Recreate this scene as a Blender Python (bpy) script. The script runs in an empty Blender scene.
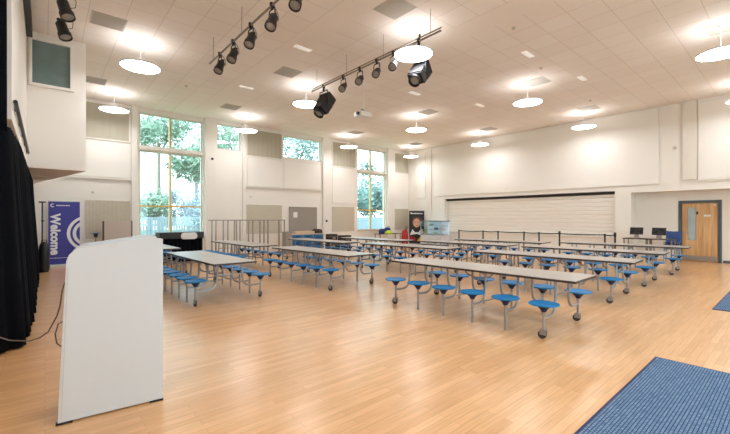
import bpy, math, random
from mathutils import Vector, Matrix
R = math.radians
PI = math.pi
scene = bpy.context.scene
col = scene.collection
random.seed(7)

# ---------------------------------------------------------------- mesh kit
class MB:
    def __init__(s):
        s.v = []; s.f = []; s.M = Matrix.Identity(4)
    def add(s, vs, fs):
        n = len(s.v)
        s.v += [tuple(s.M @ Vector(p)) for p in vs]
        s.f += [tuple(i + n for i in f) for f in fs]
        return s
    def box(s, x0, x1, y0, y1, z0, z1):
        v = [(x, y, z) for z in (z0, z1) for y in (y0, y1) for x in (x0, x1)]
        return s.add(v, [(0, 2, 3, 1), (4, 5, 7, 6), (0, 1, 5, 4), (2, 6, 7, 3), (0, 4, 6, 2), (1, 3, 7, 5)])
    def cyl(s, a, b, r, n=12, r2=None):
        a = Vector(a); b = Vector(b); r2 = r if r2 is None else r2
        d = (b - a).normalized()
        u = d.orthogonal().normalized(); w = d.cross(u)
        vs = []
        for c, rr in ((a, r), (b, r2)):
            for k in range(n):
                t = 2 * PI * k / n
                vs.append(c + (u * math.cos(t) + w * math.sin(t)) * rr)
        fs = [(k, (k + 1) % n, n + (k + 1) % n, n + k) for k in range(n)]
        fs += [tuple(range(n - 1, -1, -1)), tuple(range(n, 2 * n))]
        return s.add(vs, fs)
    def tube(s, pts, r, n=8, closed=False):
        P = [Vector(p) for p in pts]; m = len(P)
        vs = []; prev = None
        for i in range(m):
            if closed: d = P[(i + 1) % m] - P[i - 1]
            else: d = P[min(i + 1, m - 1)] - P[max(i - 1, 0)]
            d.normalize()
            u = d.orthogonal().normalized() if prev is None else (prev - d * prev.dot(d)).normalized()
            prev = u; w = d.cross(u)
            for k in range(n):
                t = 2 * PI * k / n
                vs.append(P[i] + (u * math.cos(t) + w * math.sin(t)) * r)
        fs = []
        for i in range(m if closed else m - 1):
            j = (i + 1) % m
            for k in range(n):
                fs.append((i * n + k, i * n + (k + 1) % n, j * n + (k + 1) % n, j * n + k))
        if not closed:
            fs += [tuple(range(n - 1, -1, -1)), tuple(range((m - 1) * n, m * n))]
        return s.add(vs, fs)
    def lathe(s, prof, c=(0, 0, 0), n=20):
        vs = []; fs = []
        for r, z in prof:
            for k in range(n):
                t = 2 * PI * k / n
                vs.append((c[0] + r * math.cos(t), c[1] + r * math.sin(t), c[2] + z))
        m = len(prof)
        for i in range(m - 1):
            for k in range(n):
                fs.append((i * n + k, i * n + (k + 1) % n, (i + 1) * n + (k + 1) % n, (i + 1) * n + k))
        fs += [tuple(range(n - 1, -1, -1)), tuple(range((m - 1) * n, m * n))]
        return s.add(vs, fs)
    def prism(s, poly, axis, a, b):
        def pt(p, h):
            return {'x': (h, p[0], p[1]), 'y': (p[0], h, p[1]), 'z': (p[0], p[1], h)}[axis]
        n = len(poly)
        vs = [pt(p, a) for p in poly] + [pt(p, b) for p in poly]
        fs = [(k, (k + 1) % n, n + (k + 1) % n, n + k) for k in range(n)]
        fs += [tuple(range(n - 1, -1, -1)), tuple(range(n, 2 * n))]
        return s.add(vs, fs)
    def build(s, name, m, parent=None, bevel=0, angle=35):
        me = bpy.data.meshes.new(name)
        me.from_pydata(s.v, [], s.f)
        import bmesh
        bm = bmesh.new(); bm.from_mesh(me)
        bmesh.ops.recalc_face_normals(bm, faces=bm.faces)
        bm.to_mesh(me); bm.free()
        me.materials.append(m)
        me.shade_smooth()
        me.set_sharp_from_angle(angle=R(angle))
        o = bpy.data.objects.new(name, me)
        col.objects.link(o)
        if parent: o.parent = parent
        if bevel:
            b = o.modifiers.new('bevel', 'BEVEL'); b.width = bevel; b.segments = 3; b.limit_method = 'ANGLE'; b.angle_limit = R(50)
        return o

def tag(o, label=None, cat=None, group=None, kind=None):
    if label: o['label'] = label
    if cat: o['category'] = cat
    if group: o['group'] = group
    if kind: o['kind'] = kind
    return o
def thing(name, loc, label, cat, group=None, rz=0):
    o = bpy.data.objects.new(name, None); col.objects.link(o)
    o.location = loc; o.rotation_euler = (0, 0, rz); o.empty_display_size = .1
    return tag(o, label, cat, group)
def struct(o):
    o['kind'] = 'structure'; return o
def copy_tree(o, parent=None):
    c = o.copy(); col.objects.link(c)
    if parent: c.parent = parent
    for ch in list(o.children): copy_tree(ch, c)
    return c
def rrect(x0, x1, y0, y1, r, n=5, corners=(1, 1, 1, 1)):
    pts = []
    cs = [(x0 + r, y0 + r, 180, x0, y0), (x1 - r, y0 + r, 270, x1, y0), (x1 - r, y1 - r, 0, x1, y1), (x0 + r, y1 - r, 90, x0, y1)]
    for (cx, cy, a0, px, py), on in zip(cs, corners):
        if on:
            for k in range(n + 1):
                a = R(a0 + 90 * k / n); pts.append((cx + r * math.cos(a), cy + r * math.sin(a)))
        else: pts.append((px, py))
    return pts

# ---------------------------------------------------------------- materials
def mat(name, c, rough=.5, metal=0, spec=.5, emit=None, es=0, noise=0, nscale=8, bump=0, bscale=60, coat=0, stretch=None):
    m = bpy.data.materials.new(name); m.use_nodes = True
    nt = m.node_tree; b = nt.nodes['Principled BSDF']
    b.inputs['Base Color'].default_value = (*c, 1)
    b.inputs['Roughness'].default_value = rough
    b.inputs['Metallic'].default_value = metal
    b.inputs['Specular IOR Level'].default_value = spec
    b.inputs['Coat Weight'].default_value = coat
    if emit:
        b.inputs['Emission Color'].default_value = (*emit, 1); b.inputs['Emission Strength'].default_value = es
    tc = nt.nodes.new('ShaderNodeTexCoord')
    src = tc.outputs['Object']
    if stretch:
        mp = nt.nodes.new('ShaderNodeMapping'); mp.inputs['Scale'].default_value = stretch
        nt.links.new(src, mp.inputs['Vector']); src = mp.outputs['Vector']
    if noise:
        n = nt.nodes.new('ShaderNodeTexNoise'); n.inputs['Scale'].default_value = nscale; n.inputs['Detail'].default_value = 4
        nt.links.new(src, n.inputs['Vector'])
        r = nt.nodes.new('ShaderNodeMapRange')
        r.inputs['To Min'].default_value = 1 - noise; r.inputs['To Max'].default_value = 1 + noise
        nt.links.new(n.outputs['Fac'], r.inputs['Value'])
        h = nt.nodes.new('ShaderNodeHueSaturation'); h.inputs['Color'].default_value = (*c, 1)
        nt.links.new(r.outputs['Result'], h.inputs['Value']); nt.links.new(h.outputs['Color'], b.inputs['Base Color'])
    if bump:
        n = nt.nodes.new('ShaderNodeTexNoise'); n.inputs['Scale'].default_value = bscale
        nt.links.new(src, n.inputs['Vector'])
        bp = nt.nodes.new('ShaderNodeBump'); bp.inputs['Strength'].default_value = bump; bp.inputs['Distance'].default_value = .01
        nt.links.new(n.outputs['Fac'], bp.inputs['Height']); nt.links.new(bp.outputs['Normal'], b.inputs['Normal'])
    return m
def S(r, g, b):
    f = lambda v: (v / 255 / 12.92) if v / 255 <= .04045 else ((v / 255 + .055) / 1.055) ** 2.4
    return (f(r), f(g), f(b))

M = {}
M['wall'] = mat('wall paint', S(238, 233, 225), .6, noise=.015, nscale=2, bump=.05)
M['panel'] = mat('wall panel paint', S(241, 237, 230), .55, noise=.01, nscale=2)
M['trim'] = mat('trim paint', S(230, 224, 214), .5, noise=.01)
M['soffit'] = mat('soffit board', S(240, 226, 216), .7, noise=.02)
M['grille'] = mat('acoustic grille', S(186, 180, 162), .7, noise=.05, nscale=40)
M['rib'] = mat('grille rib', S(184, 178, 162), .6, noise=.02)
M['vent'] = mat('vent grey', S(196, 190, 180), .6, noise=.03, nscale=30)
M['skirting'] = mat('dark skirting', S(86, 90, 94), .5, noise=.03)
M['frame_dark'] = mat('dark grey door frame', S(84, 92, 96), .45, noise=.03)
M['wframe'] = mat('window frame', S(214, 212, 202), .45, noise=.01)
M['mullion'] = mat('pale timber mullion', S(214, 196, 142), .5, noise=.04, nscale=10)
M['orange'] = mat('yellow rail', S(228, 180, 70), .5, noise=.02)
M['black'] = mat('black metal', S(30, 30, 33), .45, noise=.1, nscale=20)
M['blackp'] = mat('black plastic', S(24, 24, 28), .5, noise=.1, nscale=20)
M['lens'] = mat('lamp lens', S(150, 146, 140), .15, noise=.03)
M['chrome'] = mat('steel tube', S(164, 164, 168), .35, .6, noise=.04, nscale=12)
M['gal'] = mat('galvanised tube', S(150, 142, 132), .4, .5, noise=.05)
M['seat'] = mat('blue plastic', S(16, 122, 186), .5, spec=.3, noise=.05, nscale=6)
M['hub'] = mat('dark blue hub', S(20, 38, 86), .5, noise=.05)
M['rubber'] = mat('castor rubber', S(60, 58, 58), .6, noise=.05)
M['laminate'] = mat('table laminate', S(182, 177, 170), .28, noise=.03, nscale=30, coat=.15)
M['edge'] = mat('table edge', S(58, 48, 44), .5, noise=.04)
M['white'] = mat('white laminate', S(206, 210, 215), .4, noise=.008, nscale=3)
M['whitep'] = mat('white plastic', S(232, 230, 226), .4, noise=.01)
M['cable'] = mat('brown cable', S(84, 70, 60), .5, noise=.05)
M['purple'] = mat('indigo banner print', S(58, 58, 150), .5, noise=.02)
M['print'] = mat('white banner print', S(236, 236, 240), .5, noise=.01)
M['alu'] = mat('aluminium', S(190, 190, 192), .35, .7, noise=.03)
M['pin'] = mat('grey felt', S(158, 150, 142), .9, noise=.03, nscale=60, bump=.2, bscale=300)
M['paper'] = mat('paper', S(232, 230, 226), .7, noise=.02)
M['board'] = mat('pinkish laminate board', S(196, 178, 164), .4, noise=.03)
M['tray'] = mat('blue trays', S(40, 110, 165), .45, noise=.1, nscale=10)
M['navy'] = mat('navy chair shell', S(40, 72, 130), .4, noise=.08, nscale=10)
M['steelgrey'] = mat('kick plate', S(168, 160, 152), .35, .6, noise=.05)
M['sill'] = mat('sill timber', S(206, 184, 152), .5, noise=.05)
M['concrete'] = mat('outside paving', S(170, 170, 165), .9, noise=.1, nscale=2)
M['bark'] = mat('bark', S(140, 136, 126), .9, noise=.2, nscale=10, bump=.5)
M['fence'] = mat('blue grey fence', S(150, 168, 186), .8, noise=.12, nscale=6)
M['grass'] = mat('lawn', S(110, 140, 90), .95, noise=.2, nscale=6)
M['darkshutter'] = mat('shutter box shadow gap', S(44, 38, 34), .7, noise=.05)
M['shutter'] = mat('shutter slats', S(234, 227, 217), .5, noise=.02)
M['navyglass'] = mat('control room glass', S(112, 134, 134), .08, noise=.25, nscale=3, coat=.3)
M['screenglass'] = mat('monitor glass', S(28, 30, 36), .15, noise=.1)
M['foodglow'] = mat('chiller interior', S(214, 228, 236), .4, noise=.1, nscale=12, emit=S(200, 225, 240), es=.25)  # slight glow brightens the back panel and pale tubs like chiller lighting
M['red'] = mat('red fabric', S(168, 44, 48), .8, noise=.12, nscale=14)
M['bluebag'] = mat('blue fabric', S(36, 48, 110), .8, noise=.2, nscale=14)
M['lime'] = mat('lime fabric', S(190, 214, 40), .8, noise=.08, nscale=14)
M['skin'] = mat('printed skin tone', S(214, 168, 140), .6, noise=.04)
M['yellow'] = mat('printed yellow', S(228, 190, 40), .6, noise=.04)
M['disc'] = mat('lamp disc', S(255, 250, 240), .4, emit=S(247, 247, 250), es=17, noise=.004)
M['glow'] = mat('glowing ceiling light patch', S(250, 246, 238), .4, emit=S(255, 251, 246), es=.2, noise=.004)  # weak emission paints the bright patches of light on the ceiling

def foliage(name, c1, c2):
    m = bpy.data.materials.new(name); m.use_nodes = True
    nt = m.node_tree; b = nt.nodes['Principled BSDF']; b.inputs['Roughness'].default_value = .6
    tc = nt.nodes.new('ShaderNodeTexCoord'); n = nt.nodes.new('ShaderNodeTexNoise'); n.inputs['Scale'].default_value = 1.3
    r = nt.nodes.new('ShaderNodeValToRGB'); r.color_ramp.elements[0].position = .35; r.color_ramp.elements[1].position = .65
    r.color_ramp.elements[0].color = (*c1, 1); r.color_ramp.elements[1].color = (*c2, 1)
    nt.links.new(tc.outputs['Object'], n.inputs['Vector']); nt.links.new(n.outputs['Fac'], r.inputs['Fac'])
    nt.links.new(r.outputs['Color'], b.inputs['Base Color'])
    b.inputs['Transmission Weight'].default_value = 0
    return m
M['leaf_a'] = foliage('pale green leaves', S(112, 146, 128), S(164, 190, 170))
M['leaf_b'] = foliage('teal green leaves', S(84, 128, 124), S(138, 176, 170))
M['leaf_c'] = foliage('grey blue leaves', S(104, 130, 150), S(150, 174, 188))

def glassmat():
    m = bpy.data.materials.new('window glass'); m.use_nodes = True
    nt = m.node_tree; nt.nodes.clear()
    o = nt.nodes.new('ShaderNodeOutputMaterial'); t = nt.nodes.new('ShaderNodeBsdfTransparent')
    t.inputs['Color'].default_value = (.88, .96, .96, 1)
    g = nt.nodes.new('ShaderNodeBsdfGlossy'); g.inputs['Roughness'].default_value = .02
    x = nt.nodes.new('ShaderNodeMixShader'); x.inputs['Fac'].default_value = .06
    nt.links.new(t.outputs[0], x.inputs[1]); nt.links.new(g.outputs[0], x.inputs[2]); nt.links.new(x.outputs[0], o.inputs[0])
    return m
M['glass'] = glassmat()

def floor_mat():
    m = bpy.data.materials.new('oak strip floor'); m.use_nodes = True
    nt = m.node_tree; b = nt.nodes['Principled BSDF']; L = nt.links.new
    tc = nt.nodes.new('ShaderNodeTexCoord')
    def brick(w, h, c1, c2, mc):
        br = nt.nodes.new('ShaderNodeTexBrick'); br.inputs['Scale'].default_value = 1
        br.inputs['Brick Width'].default_value = w; br.inputs['Row Height'].default_value = h
        br.inputs['Mortar Size'].default_value = .002; br.inputs['Mortar Smooth'].default_value = 0
        br.offset = .37; br.offset_frequency = 2
        br.inputs['Color1'].default_value = (*c1, 1); br.inputs['Color2'].default_value = (*c2, 1); br.inputs['Mortar'].default_value = (*mc, 1)
        L(tc.outputs['Object'], br.inputs['Vector']); return br
    br = brick(.9, .075, S(229, 181, 129), S(214, 162, 110), S(196, 146, 98))
    mp = nt.nodes.new('ShaderNodeMapping'); mp.inputs['Scale'].default_value = (1.2, 22, 1)
    L(tc.outputs['Object'], mp.inputs['Vector'])
    n = nt.nodes.new('ShaderNodeTexNoise'); n.inputs['Scale'].default_value = 2.5; n.inputs['Detail'].default_value = 6
    L(mp.outputs['Vector'], n.inputs['Vector'])
    r = nt.nodes.new('ShaderNodeMapRange'); r.inputs['From Min'].default_value = .3; r.inputs['From Max'].default_value = .7
    r.inputs['To Min'].default_value = .88; r.inputs['To Max'].default_value = 1.1
    L(n.outputs['Fac'], r.inputs['Value'])
    h = nt.nodes.new('ShaderNodeHueSaturation'); L(br.outputs['Color'], h.inputs['Color']); L(r.outputs['Result'], h.inputs['Value'])
    L(h.outputs['Color'], b.inputs['Base Color'])
    b.inputs['Roughness'].default_value = .3; b.inputs['Specular IOR Level'].default_value = .6
    b.inputs['Coat Weight'].default_value = .4; b.inputs['Coat Roughness'].default_value = .24
    return m
M['floor'] = floor_mat()

def ceiling_mat():
    m = bpy.data.materials.new('ceiling tiles'); m.use_nodes = True
    nt = m.node_tree; b = nt.nodes['Principled BSDF']; L = nt.links.new; b.inputs['Roughness'].default_value = .85
    tc = nt.nodes.new('ShaderNodeTexCoord'); mp = nt.nodes.new('ShaderNodeMapping')
    mp.inputs['Location'].default_value = (-.65 + 60, -.03 + 60, 0)
    L(tc.outputs['Object'], mp.inputs['Vector'])
    br = nt.nodes.new('ShaderNodeTexBrick'); br.inputs['Scale'].default_value = 1
    br.inputs['Brick Width'].default_value = .6; br.inputs['Row Height'].default_value = .6
    br.inputs['Mortar Size'].default_value = .006; br.inputs['Mortar Smooth'].default_value = .2; br.offset = 0
    br.inputs['Color1'].default_value = (*S(243, 236, 229), 1); br.inputs['Color2'].default_value = (*S(240, 231, 223), 1)
    br.inputs['Mortar'].default_value = (*S(214, 203, 192), 1)
    L(mp.outputs['Vector'], br.inputs['Vector']); L(br.outputs['Color'], b.inputs['Base Color'])
    return m
M['ceiling'] = ceiling_mat()
M['band'] = mat('plasterboard band', S(241, 233, 225), .85, noise=.01)

def mesh_mat():
    m = bpy.data.materials.new('perforated acoustic board'); m.use_nodes = True
    nt = m.node_tree; b = nt.nodes['Principled BSDF']; L = nt.links.new; b.inputs['Roughness'].default_value = .8
    tc = nt.nodes.new('ShaderNodeTexCoord')
    v = nt.nodes.new('ShaderNodeTexVoronoi'); v.inputs['Scale'].default_value = 26
    v.inputs['Randomness'].default_value = .15
    r = nt.nodes.new('ShaderNodeValToRGB'); r.color_ramp.elements[0].position = .25; r.color_ramp.elements[1].position = .4
    r.color_ramp.elements[0].color = (*S(160, 152, 134), 1); r.color_ramp.elements[1].color = (*S(208, 200, 182), 1)
    L(tc.outputs['Object'], v.inputs['Vector']); L(v.outputs['Distance'], r.inputs['Fac']); L(r.outputs['Color'], b.inputs['Base Color'])
    return m
M['mesh'] = mesh_mat()

def rug_mat():
    m = bpy.data.materials.new('ribbed entrance matting'); m.use_nodes = True
    nt = m.node_tree; b = nt.nodes['Principled BSDF']; L = nt.links.new; b.inputs['Roughness'].default_value = .95
    b.inputs['Specular IOR Level'].default_value = .1
    tc = nt.nodes.new('ShaderNodeTexCoord')
    br = nt.nodes.new('ShaderNodeTexBrick'); br.inputs['Scale'].default_value = 1; br.offset = .5
    br.inputs['Brick Width'].default_value = .034; br.inputs['Row Height'].default_value = .022
    br.inputs['Mortar Size'].default_value = .0042; br.inputs['Mortar Smooth'].default_value = .6
    br.inputs['Color1'].default_value = (*S(124, 148, 178), 1); br.inputs['Color2'].default_value = (*S(98, 124, 156), 1)
    br.inputs['Mortar'].default_value = (*S(48, 66, 92), 1)
    L(tc.outputs['Object'], br.inputs['Vector'])
    n = nt.nodes.new('ShaderNodeTexNoise'); n.inputs['Scale'].default_value = 90
    L(tc.outputs['Object'], n.inputs['Vector'])
    r = nt.nodes.new('ShaderNodeMapRange'); r.inputs['To Min'].default_value = .7; r.inputs['To Max'].default_value = 1.3
    L(n.outputs['Fac'], r.inputs['Value'])
    h = nt.nodes.new('ShaderNodeHueSaturation'); L(br.outputs['Color'], h.inputs['Color']); L(r.outputs['Result'], h.inputs['Value'])
    L(h.outputs['Color'], b.inputs['Base Color'])
    return m
M['rug'] = rug_mat()

def wood_door():
    m = bpy.data.materials.new('beech veneer'); m.use_nodes = True
    nt = m.node_tree; b = nt.nodes['Principled BSDF']; L = nt.links.new; b.inputs['Roughness'].default_value = .4
    tc = nt.nodes.new('ShaderNodeTexCoord'); mp = nt.nodes.new('ShaderNodeMapping'); mp.inputs['Scale'].default_value = (6, 9, .5)
    n = nt.nodes.new('ShaderNodeTexNoise'); n.inputs['Scale'].default_value = 2; n.inputs['Detail'].default_value = 5
    r = nt.nodes.new('ShaderNodeValToRGB'); r.color_ramp.elements[0].position = .35; r.color_ramp.elements[1].position = .65
    r.color_ramp.elements[0].color = (*S(196, 150, 100), 1); r.color_ramp.elements[1].color = (*S(222, 180, 132), 1)
    L(tc.outputs['Object'], mp.inputs['Vector']); L(mp.outputs['Vector'], n.inputs['Vector']); L(n.outputs['Fac'], r.inputs['Fac'])
    L(r.outputs['Color'], b.inputs['Base Color'])
    return m
M['door'] = wood_door()

def curtain_mat(name):
    m = mat(name, S(10, 12, 18), .95, noise=.2, nscale=5, bump=.3, bscale=120)
    b = m.node_tree.nodes['Principled BSDF']
    b.inputs['Specular IOR Level'].default_value = .1
    return m
M['curtain'] = curtain_mat('black serge')

# ---------------------------------------------------------------- room shell
YW, XS, XD, H = 15.8, 17.05, 17.7, 5.62
Y0 = -3.2
m = MB().box(-2.2, 18.1, Y0 - .3, YW + .35, -.12, 0); struct(m.build('floor', M['floor']))
c = MB().box(-2.2, 18.1, Y0 - .3, YW + .35, H, H + .12).build('ceiling', M['ceiling']); struct(c)
for k, (a, b_) in enumerate(((4.25, 4.85), (6.65, 7.25))):
    struct(MB().box(a, b_, Y0, YW, H - .004, H - .0005).build('trim_%d' % (k + 1), M['band']))

# window wall
WIN = [(2.62, 4.87, .85, 4.06), (2.62, 4.87, 4.2, 5.45), (5.43, 6.45, 4.42, 5.5), (8.47, 10.6, 4.38, 5.44), (12.98, 15.14, .88, 4.06), (12.98, 15.14, 4.2, 5.4)]
w = MB()
ys = (YW, YW + .3)
def wallrow(x0, x1, zs):
    for a, b_ in zs: w.box(x0, x1, *ys, a, b_)
wallrow(-.5, 2.62, [(0, H)]); wallrow(2.62, 4.87, [(0, .85), (4.06, 4.2), (5.45, H)]); wallrow(4.87, 5.43, [(0, H)])
wallrow(5.43, 6.45, [(0, 4.42), (5.5, H)]); wallrow(6.45, 8.47, [(0, H)]); wallrow(8.47, 10.6, [(0, 4.38), (5.44, H)])
wallrow(10.6, 12.98, [(0, H)]); wallrow(12.98, 15.14, [(0, .88), (4.06, 4.2), (5.4, H)]); wallrow(15.14, 17.45, [(0, H)])
struct(w.build('wall_back', M['wall']))
# pillars
n = 3
for a, b_ in ((2.37, 2.55), (4.93, 5.36), (6.5, 6.62), (10.66, 11.06), (15.22, 15.74)):
    struct(MB().box(a, b_, YW - .12, YW, 0, H).build('trim_%d' % n, M['wall'], bevel=.006)); n += 1
# ledges and panels
for a, b_ in ((.45, 2.37), (6.68, 8.42), (8.47, 10.6)):
    struct(MB().box(a, b_, YW - .08, YW, 2.9, 2.95).build('trim_%d' % n, M['trim'])); n += 1
    struct(MB().box(a + .06, b_ - .04, YW - .035, YW, 2.98, 4.2).build('trim_%d' % n, M['panel'], bevel=.005)); n += 1
struct(MB().box(11.28, 12.78, YW - .03, YW, 2.3, 4.15).build('trim_%d' % n, M['panel'], bevel=.005)); n += 1
struct(MB().box(2.62, 4.87, YW - .06, YW, 4.08, 4.18).build('trim_%d' % n, M['trim'], bevel=.005)); n += 1
struct(MB().box(12.98, 15.14, YW - .06, YW, 4.08, 4.18).build('trim_%d' % n, M['trim'], bevel=.005)); n += 1

# windows: frame + pane
for i, (x0, x1, z0, z1) in enumerate(WIN):
    t = .055; f = MB()
    f.box(x0, x0 + t, YW + .08, YW + .16, z0, z1).box(x1 - t, x1, YW + .08, YW + .16, z0, z1)
    f.box(x0 + t, x1 - t, YW + .08, YW + .16, z0, z0 + t).box(x0 + t, x1 - t, YW + .08, YW + .16, z1 - t, z1)
    o = struct(f.build('window_%d' % (i + 1), M['wframe']))
    MB().box(x0 + t, x1 - t, YW + .115, YW + .125, z0 + t, z1 - t).build('pane', M['glass'], o)
    if i in (0, 1, 4, 5):
        cx = (x0 + x1) / 2 - .06
        MB().box(cx - .04, cx + .04, YW + .07, YW + .17, z0 + t, z1 - t).build('mullion', M['mullion'], o)
    if i in (0, 4):
        MB().box(x0 + t, x1 - t, YW + .065, YW + .1, 1.97, 2.02).build('transom_rail', M['orange'], o)
        MB().box(x0, x1, YW - .1, YW + .08, z0 - .04, z0).build('window_sill', M['sill'], o)

# stage-side wall
m = MB().box(-.5, -.3, 6.1, YW, 2.72, H).box(-.72, -.5, 6.1, YW, 0, H)
struct(m.build('wall_left', M['wall']))
struct(MB().box(-1.45, -1.2, Y0, 6.1, 0, H).box(-1.45, -.72, 6.1, 6.3, 0, H).build('wall_side', M['wall']))
w = MB()
for a, b_ in ((-1.45, 1.5), (6.5, 8.5), (13.5, 18.0)): w.box(a, b_, Y0 - .25, Y0, 0, H)
for a, b_ in ((1.5, 6.5), (8.5, 13.5)): w.box(a, b_, Y0 - .25, Y0, 0, .8).box(a, b_, Y0 - .25, Y0, 4.9, H)
struct(w.build('wall_front', M['wall']))
for i, (a, b_) in enumerate(((1.5, 6.5), (8.5, 13.5))):  # unseen windows added behind the camera to give cool fill light
    f = MB().box(a, a + .06, Y0 - .16, Y0 - .08, .8, 4.9).box(b_ - .06, b_, Y0 - .16, Y0 - .08, .8, 4.9).box(a + .06, b_ - .06, Y0 - .16, Y0 - .08, .8, .86).box(a + .06, b_ - .06, Y0 - .16, Y0 - .08, 4.84, 4.9)
    o = struct(f.build('window_%d' % (8 + i), M['wframe'])); MB().box(a + .06, b_ - .06, Y0 - .125, Y0 - .115, .86, 4.84).build('pane', M['glass'], o)
struct(MB().box(-20, 40, -40, Y0 - .3, -.3, -.15).build('ground_front', M['concrete']))
# control room box (splayed side) with window
pl = [(-.3, 10.9), (.73, 10.9), (-.26, 15.5), (-.26, 15.8), (-.3, 15.8)]
cb = MB(); 
cb.box(-.3, -.21, 10.9, 11.05, 2.67, H); cb.box(-.21, .44, 10.9, 11.05, 2.67, 4.5); cb.box(-.21, .44, 10.9, 11.05, 5.45, H)
cb.prism([(.44, 10.9), (.73, 10.9), (.703, 11.05), (.44, 11.05)], 'z', 2.67, H)
cb.prism([(.73, 10.9), (-.24, 15.8), (-.3, 15.8), (-.3, 15.5), (.6, 11.0)], 'z', 2.67, H)
cbx = struct(cb.build('wall_control_room', M['wall']))
MB().prism([(-.3, 10.9), (.73, 10.9), (-.24, 15.8), (-.3, 15.8)], 'z', 2.645, 2.67).build('soffit', M['soffit'], cbx)
struct(MB().box(-.26, .07, 13.0, 13.03, 2.635, 2.644).build('trim_%d' % n, M['trim'])); n += 1
f = MB()
for b_ in ((-.26, -.21, 4.44, 5.5), (.44, .51, 4.44, 5.5)): f.box(b_[0], b_[1], 10.85, 10.899, b_[2], b_[3])
f.box(-.21, .44, 10.85, 10.899, 5.45, 5.5).box(-.21, .44, 10.85, 10.899, 4.44, 4.5)
o = struct(f.build('window_7', M['panel'])); MB().box(-.21, .44, 10.93, 10.94, 4.5, 5.45).build('pane', M['navyglass'], o)

# shutter wall
w = MB()
w.box(XS, XS + .45, 13.02, YW, 0, H)                # left of hatch
w.box(XS, XS + .45, 4.79, 13.02, 2.62, H)
w.box(XS, XS + .45, 4.79, 13.02, 0, .78)
w.box(XS, XS + .65, 4.26, 4.79, 0, H)
w.box(XS, XS + .65, Y0, 4.26, 2.52, H)
w.box(XD, XD + .3, Y0, 1.79, 0, 2.52); w.box(XD, XD + .3, 2.95, 4.3, 0, 2.52); w.box(XD, XD + .3, 1.79, 2.95, 2.18, 2.52)
w.box(XD + .3, XD + .35, 1.7, 3.1, 0, 2.3)  # panel added behind the door to block outside light leaking round it
struct(w.build('wall_right', M['wall']))
def tr(*a, mt='trim', bv=.004):
    global n
    struct(MB().box(*a).build('trim_%d' % n, M[mt], bevel=bv)); n += 1
tr(XS - .05, XS, 3.4, 13.75, 2.8, 5.56, mt='panel', bv=.008)
tr(XS - .07, XS, 13.95, 14.28, 0, H)
tr(XS - .05, XS, 14.42, 15.1, 2.72, 5.4, mt='panel')
tr(XS - .09, XS, 2.34, 2.72, 2.88, H)
tr(XS - .05, XS, Y0 + .05, 2.31, 2.84, 5.5, mt='panel')
tr(XS - .03, XS, Y0, 2.34, 2.78, 2.84)
tr(XS - .07, XS + .16, 4.79, 13.02, .78, .82, mt='trim')
struct(MB().box(XD - .02, XD, Y0, 1.76, 0, .09).build('baseboard_right', M['skirting']))

# serving hatch shutter
sh = MB()
z = .82
prof = []
while z < 2.48:
    prof += [(XS + .175, z), (XS + .15, z + .02), (XS + .145, z + .09), (XS + .15, z + .15), (XS + .175, z + .17)]
    z += .17
poly = prof + [(XS + .2, z), (XS + .2, .82)]
pts = [(p[0], p[1]) for p in poly]
nv = len(pts)
o = thing('roller_shutter', (0, 0, 0), 'wide cream slatted roller shutter closed over the serving hatch', 'shutter')
sm = MB(); sm.add([(p[0], 4.8, p[1]) for p in pts] + [(p[0], 13.01, p[1]) for p in pts], [(k, (k + 1) % nv, nv + (k + 1) % nv, nv + k) for k in range(nv)])
sm.build('slat_curtain', M['shutter'], o, angle=20)
MB().box(XS + .13, XS + .3, 4.8, 13.01, 2.49, 2.61).build('housing', M['darkshutter'], o)  # dark box, shade of the gap above the slats put into its colour
MB().box(XS + .02, XS + .14, 12.93, 13.01, .83, 2.48).build('guide_rail', M['trim'], o)
MB().box(XS + .02, XS + .14, 4.8, 4.85, .83, 2.48).build('guide_rail', M['trim'], o)

# door
o = struct(MB().box(XD - .03, XD + .1, 1.79, 1.88, 0, 2.18).box(XD - .03, XD + .1, 2.86, 2.95, 0, 2.18).box(XD - .03, XD + .1, 1.88, 2.86, 2.09, 2.18).build('door_1', M['frame_dark']))
d = MB().box(XD + .02, XD + .07, 1.9, 2.47, .01, 2.08).box(XD + .02, XD + .07, 2.70, 2.85, .01, 2.08).box(XD + .02, XD + .07, 2.47, 2.70, .01, .75).box(XD + .02, XD + .07, 2.47, 2.70, 1.93, 2.08)
d.build('door_leaf', M['door'], o)
MB().box(XD + .04, XD + .05, 2.48, 2.69, .76, 1.92).build('vision_panel', mat('door glass', S(176, 190, 192), .1, noise=.15, nscale=4), o)
MB().box(XD + .005, XD + .02, 1.93, 2.8, .03, .2).build('kick_plate', M['steelgrey'], o)
MB().box(XD + .0, XD + .02, 2.08, 2.26, 1.6, 1.67).build('door_sign', M['paper'], o)
MB().box(XD + .0, XD + .02, 2.41, 2.46, 1.68, 1.78).build('warning_sign', M['black'], o)
MB().box(XD + .0, XD + .02, 1.95, 2.0, 1.98, 2.03).build('fire_sign', M['paper'], o)
k = MB(); k.cyl((XD + .02, 2.77, 1.02), (XD - .04, 2.77, 1.02), .012).cyl((XD - .04, 2.775, 1.02), (XD - .04, 2.66, 1.02), .01).cyl((XD + .02, 2.77, 1.02), (XD + .01, 2.77, 1.02), .03)
k.build('door_handle', M['chrome'], o)

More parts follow.
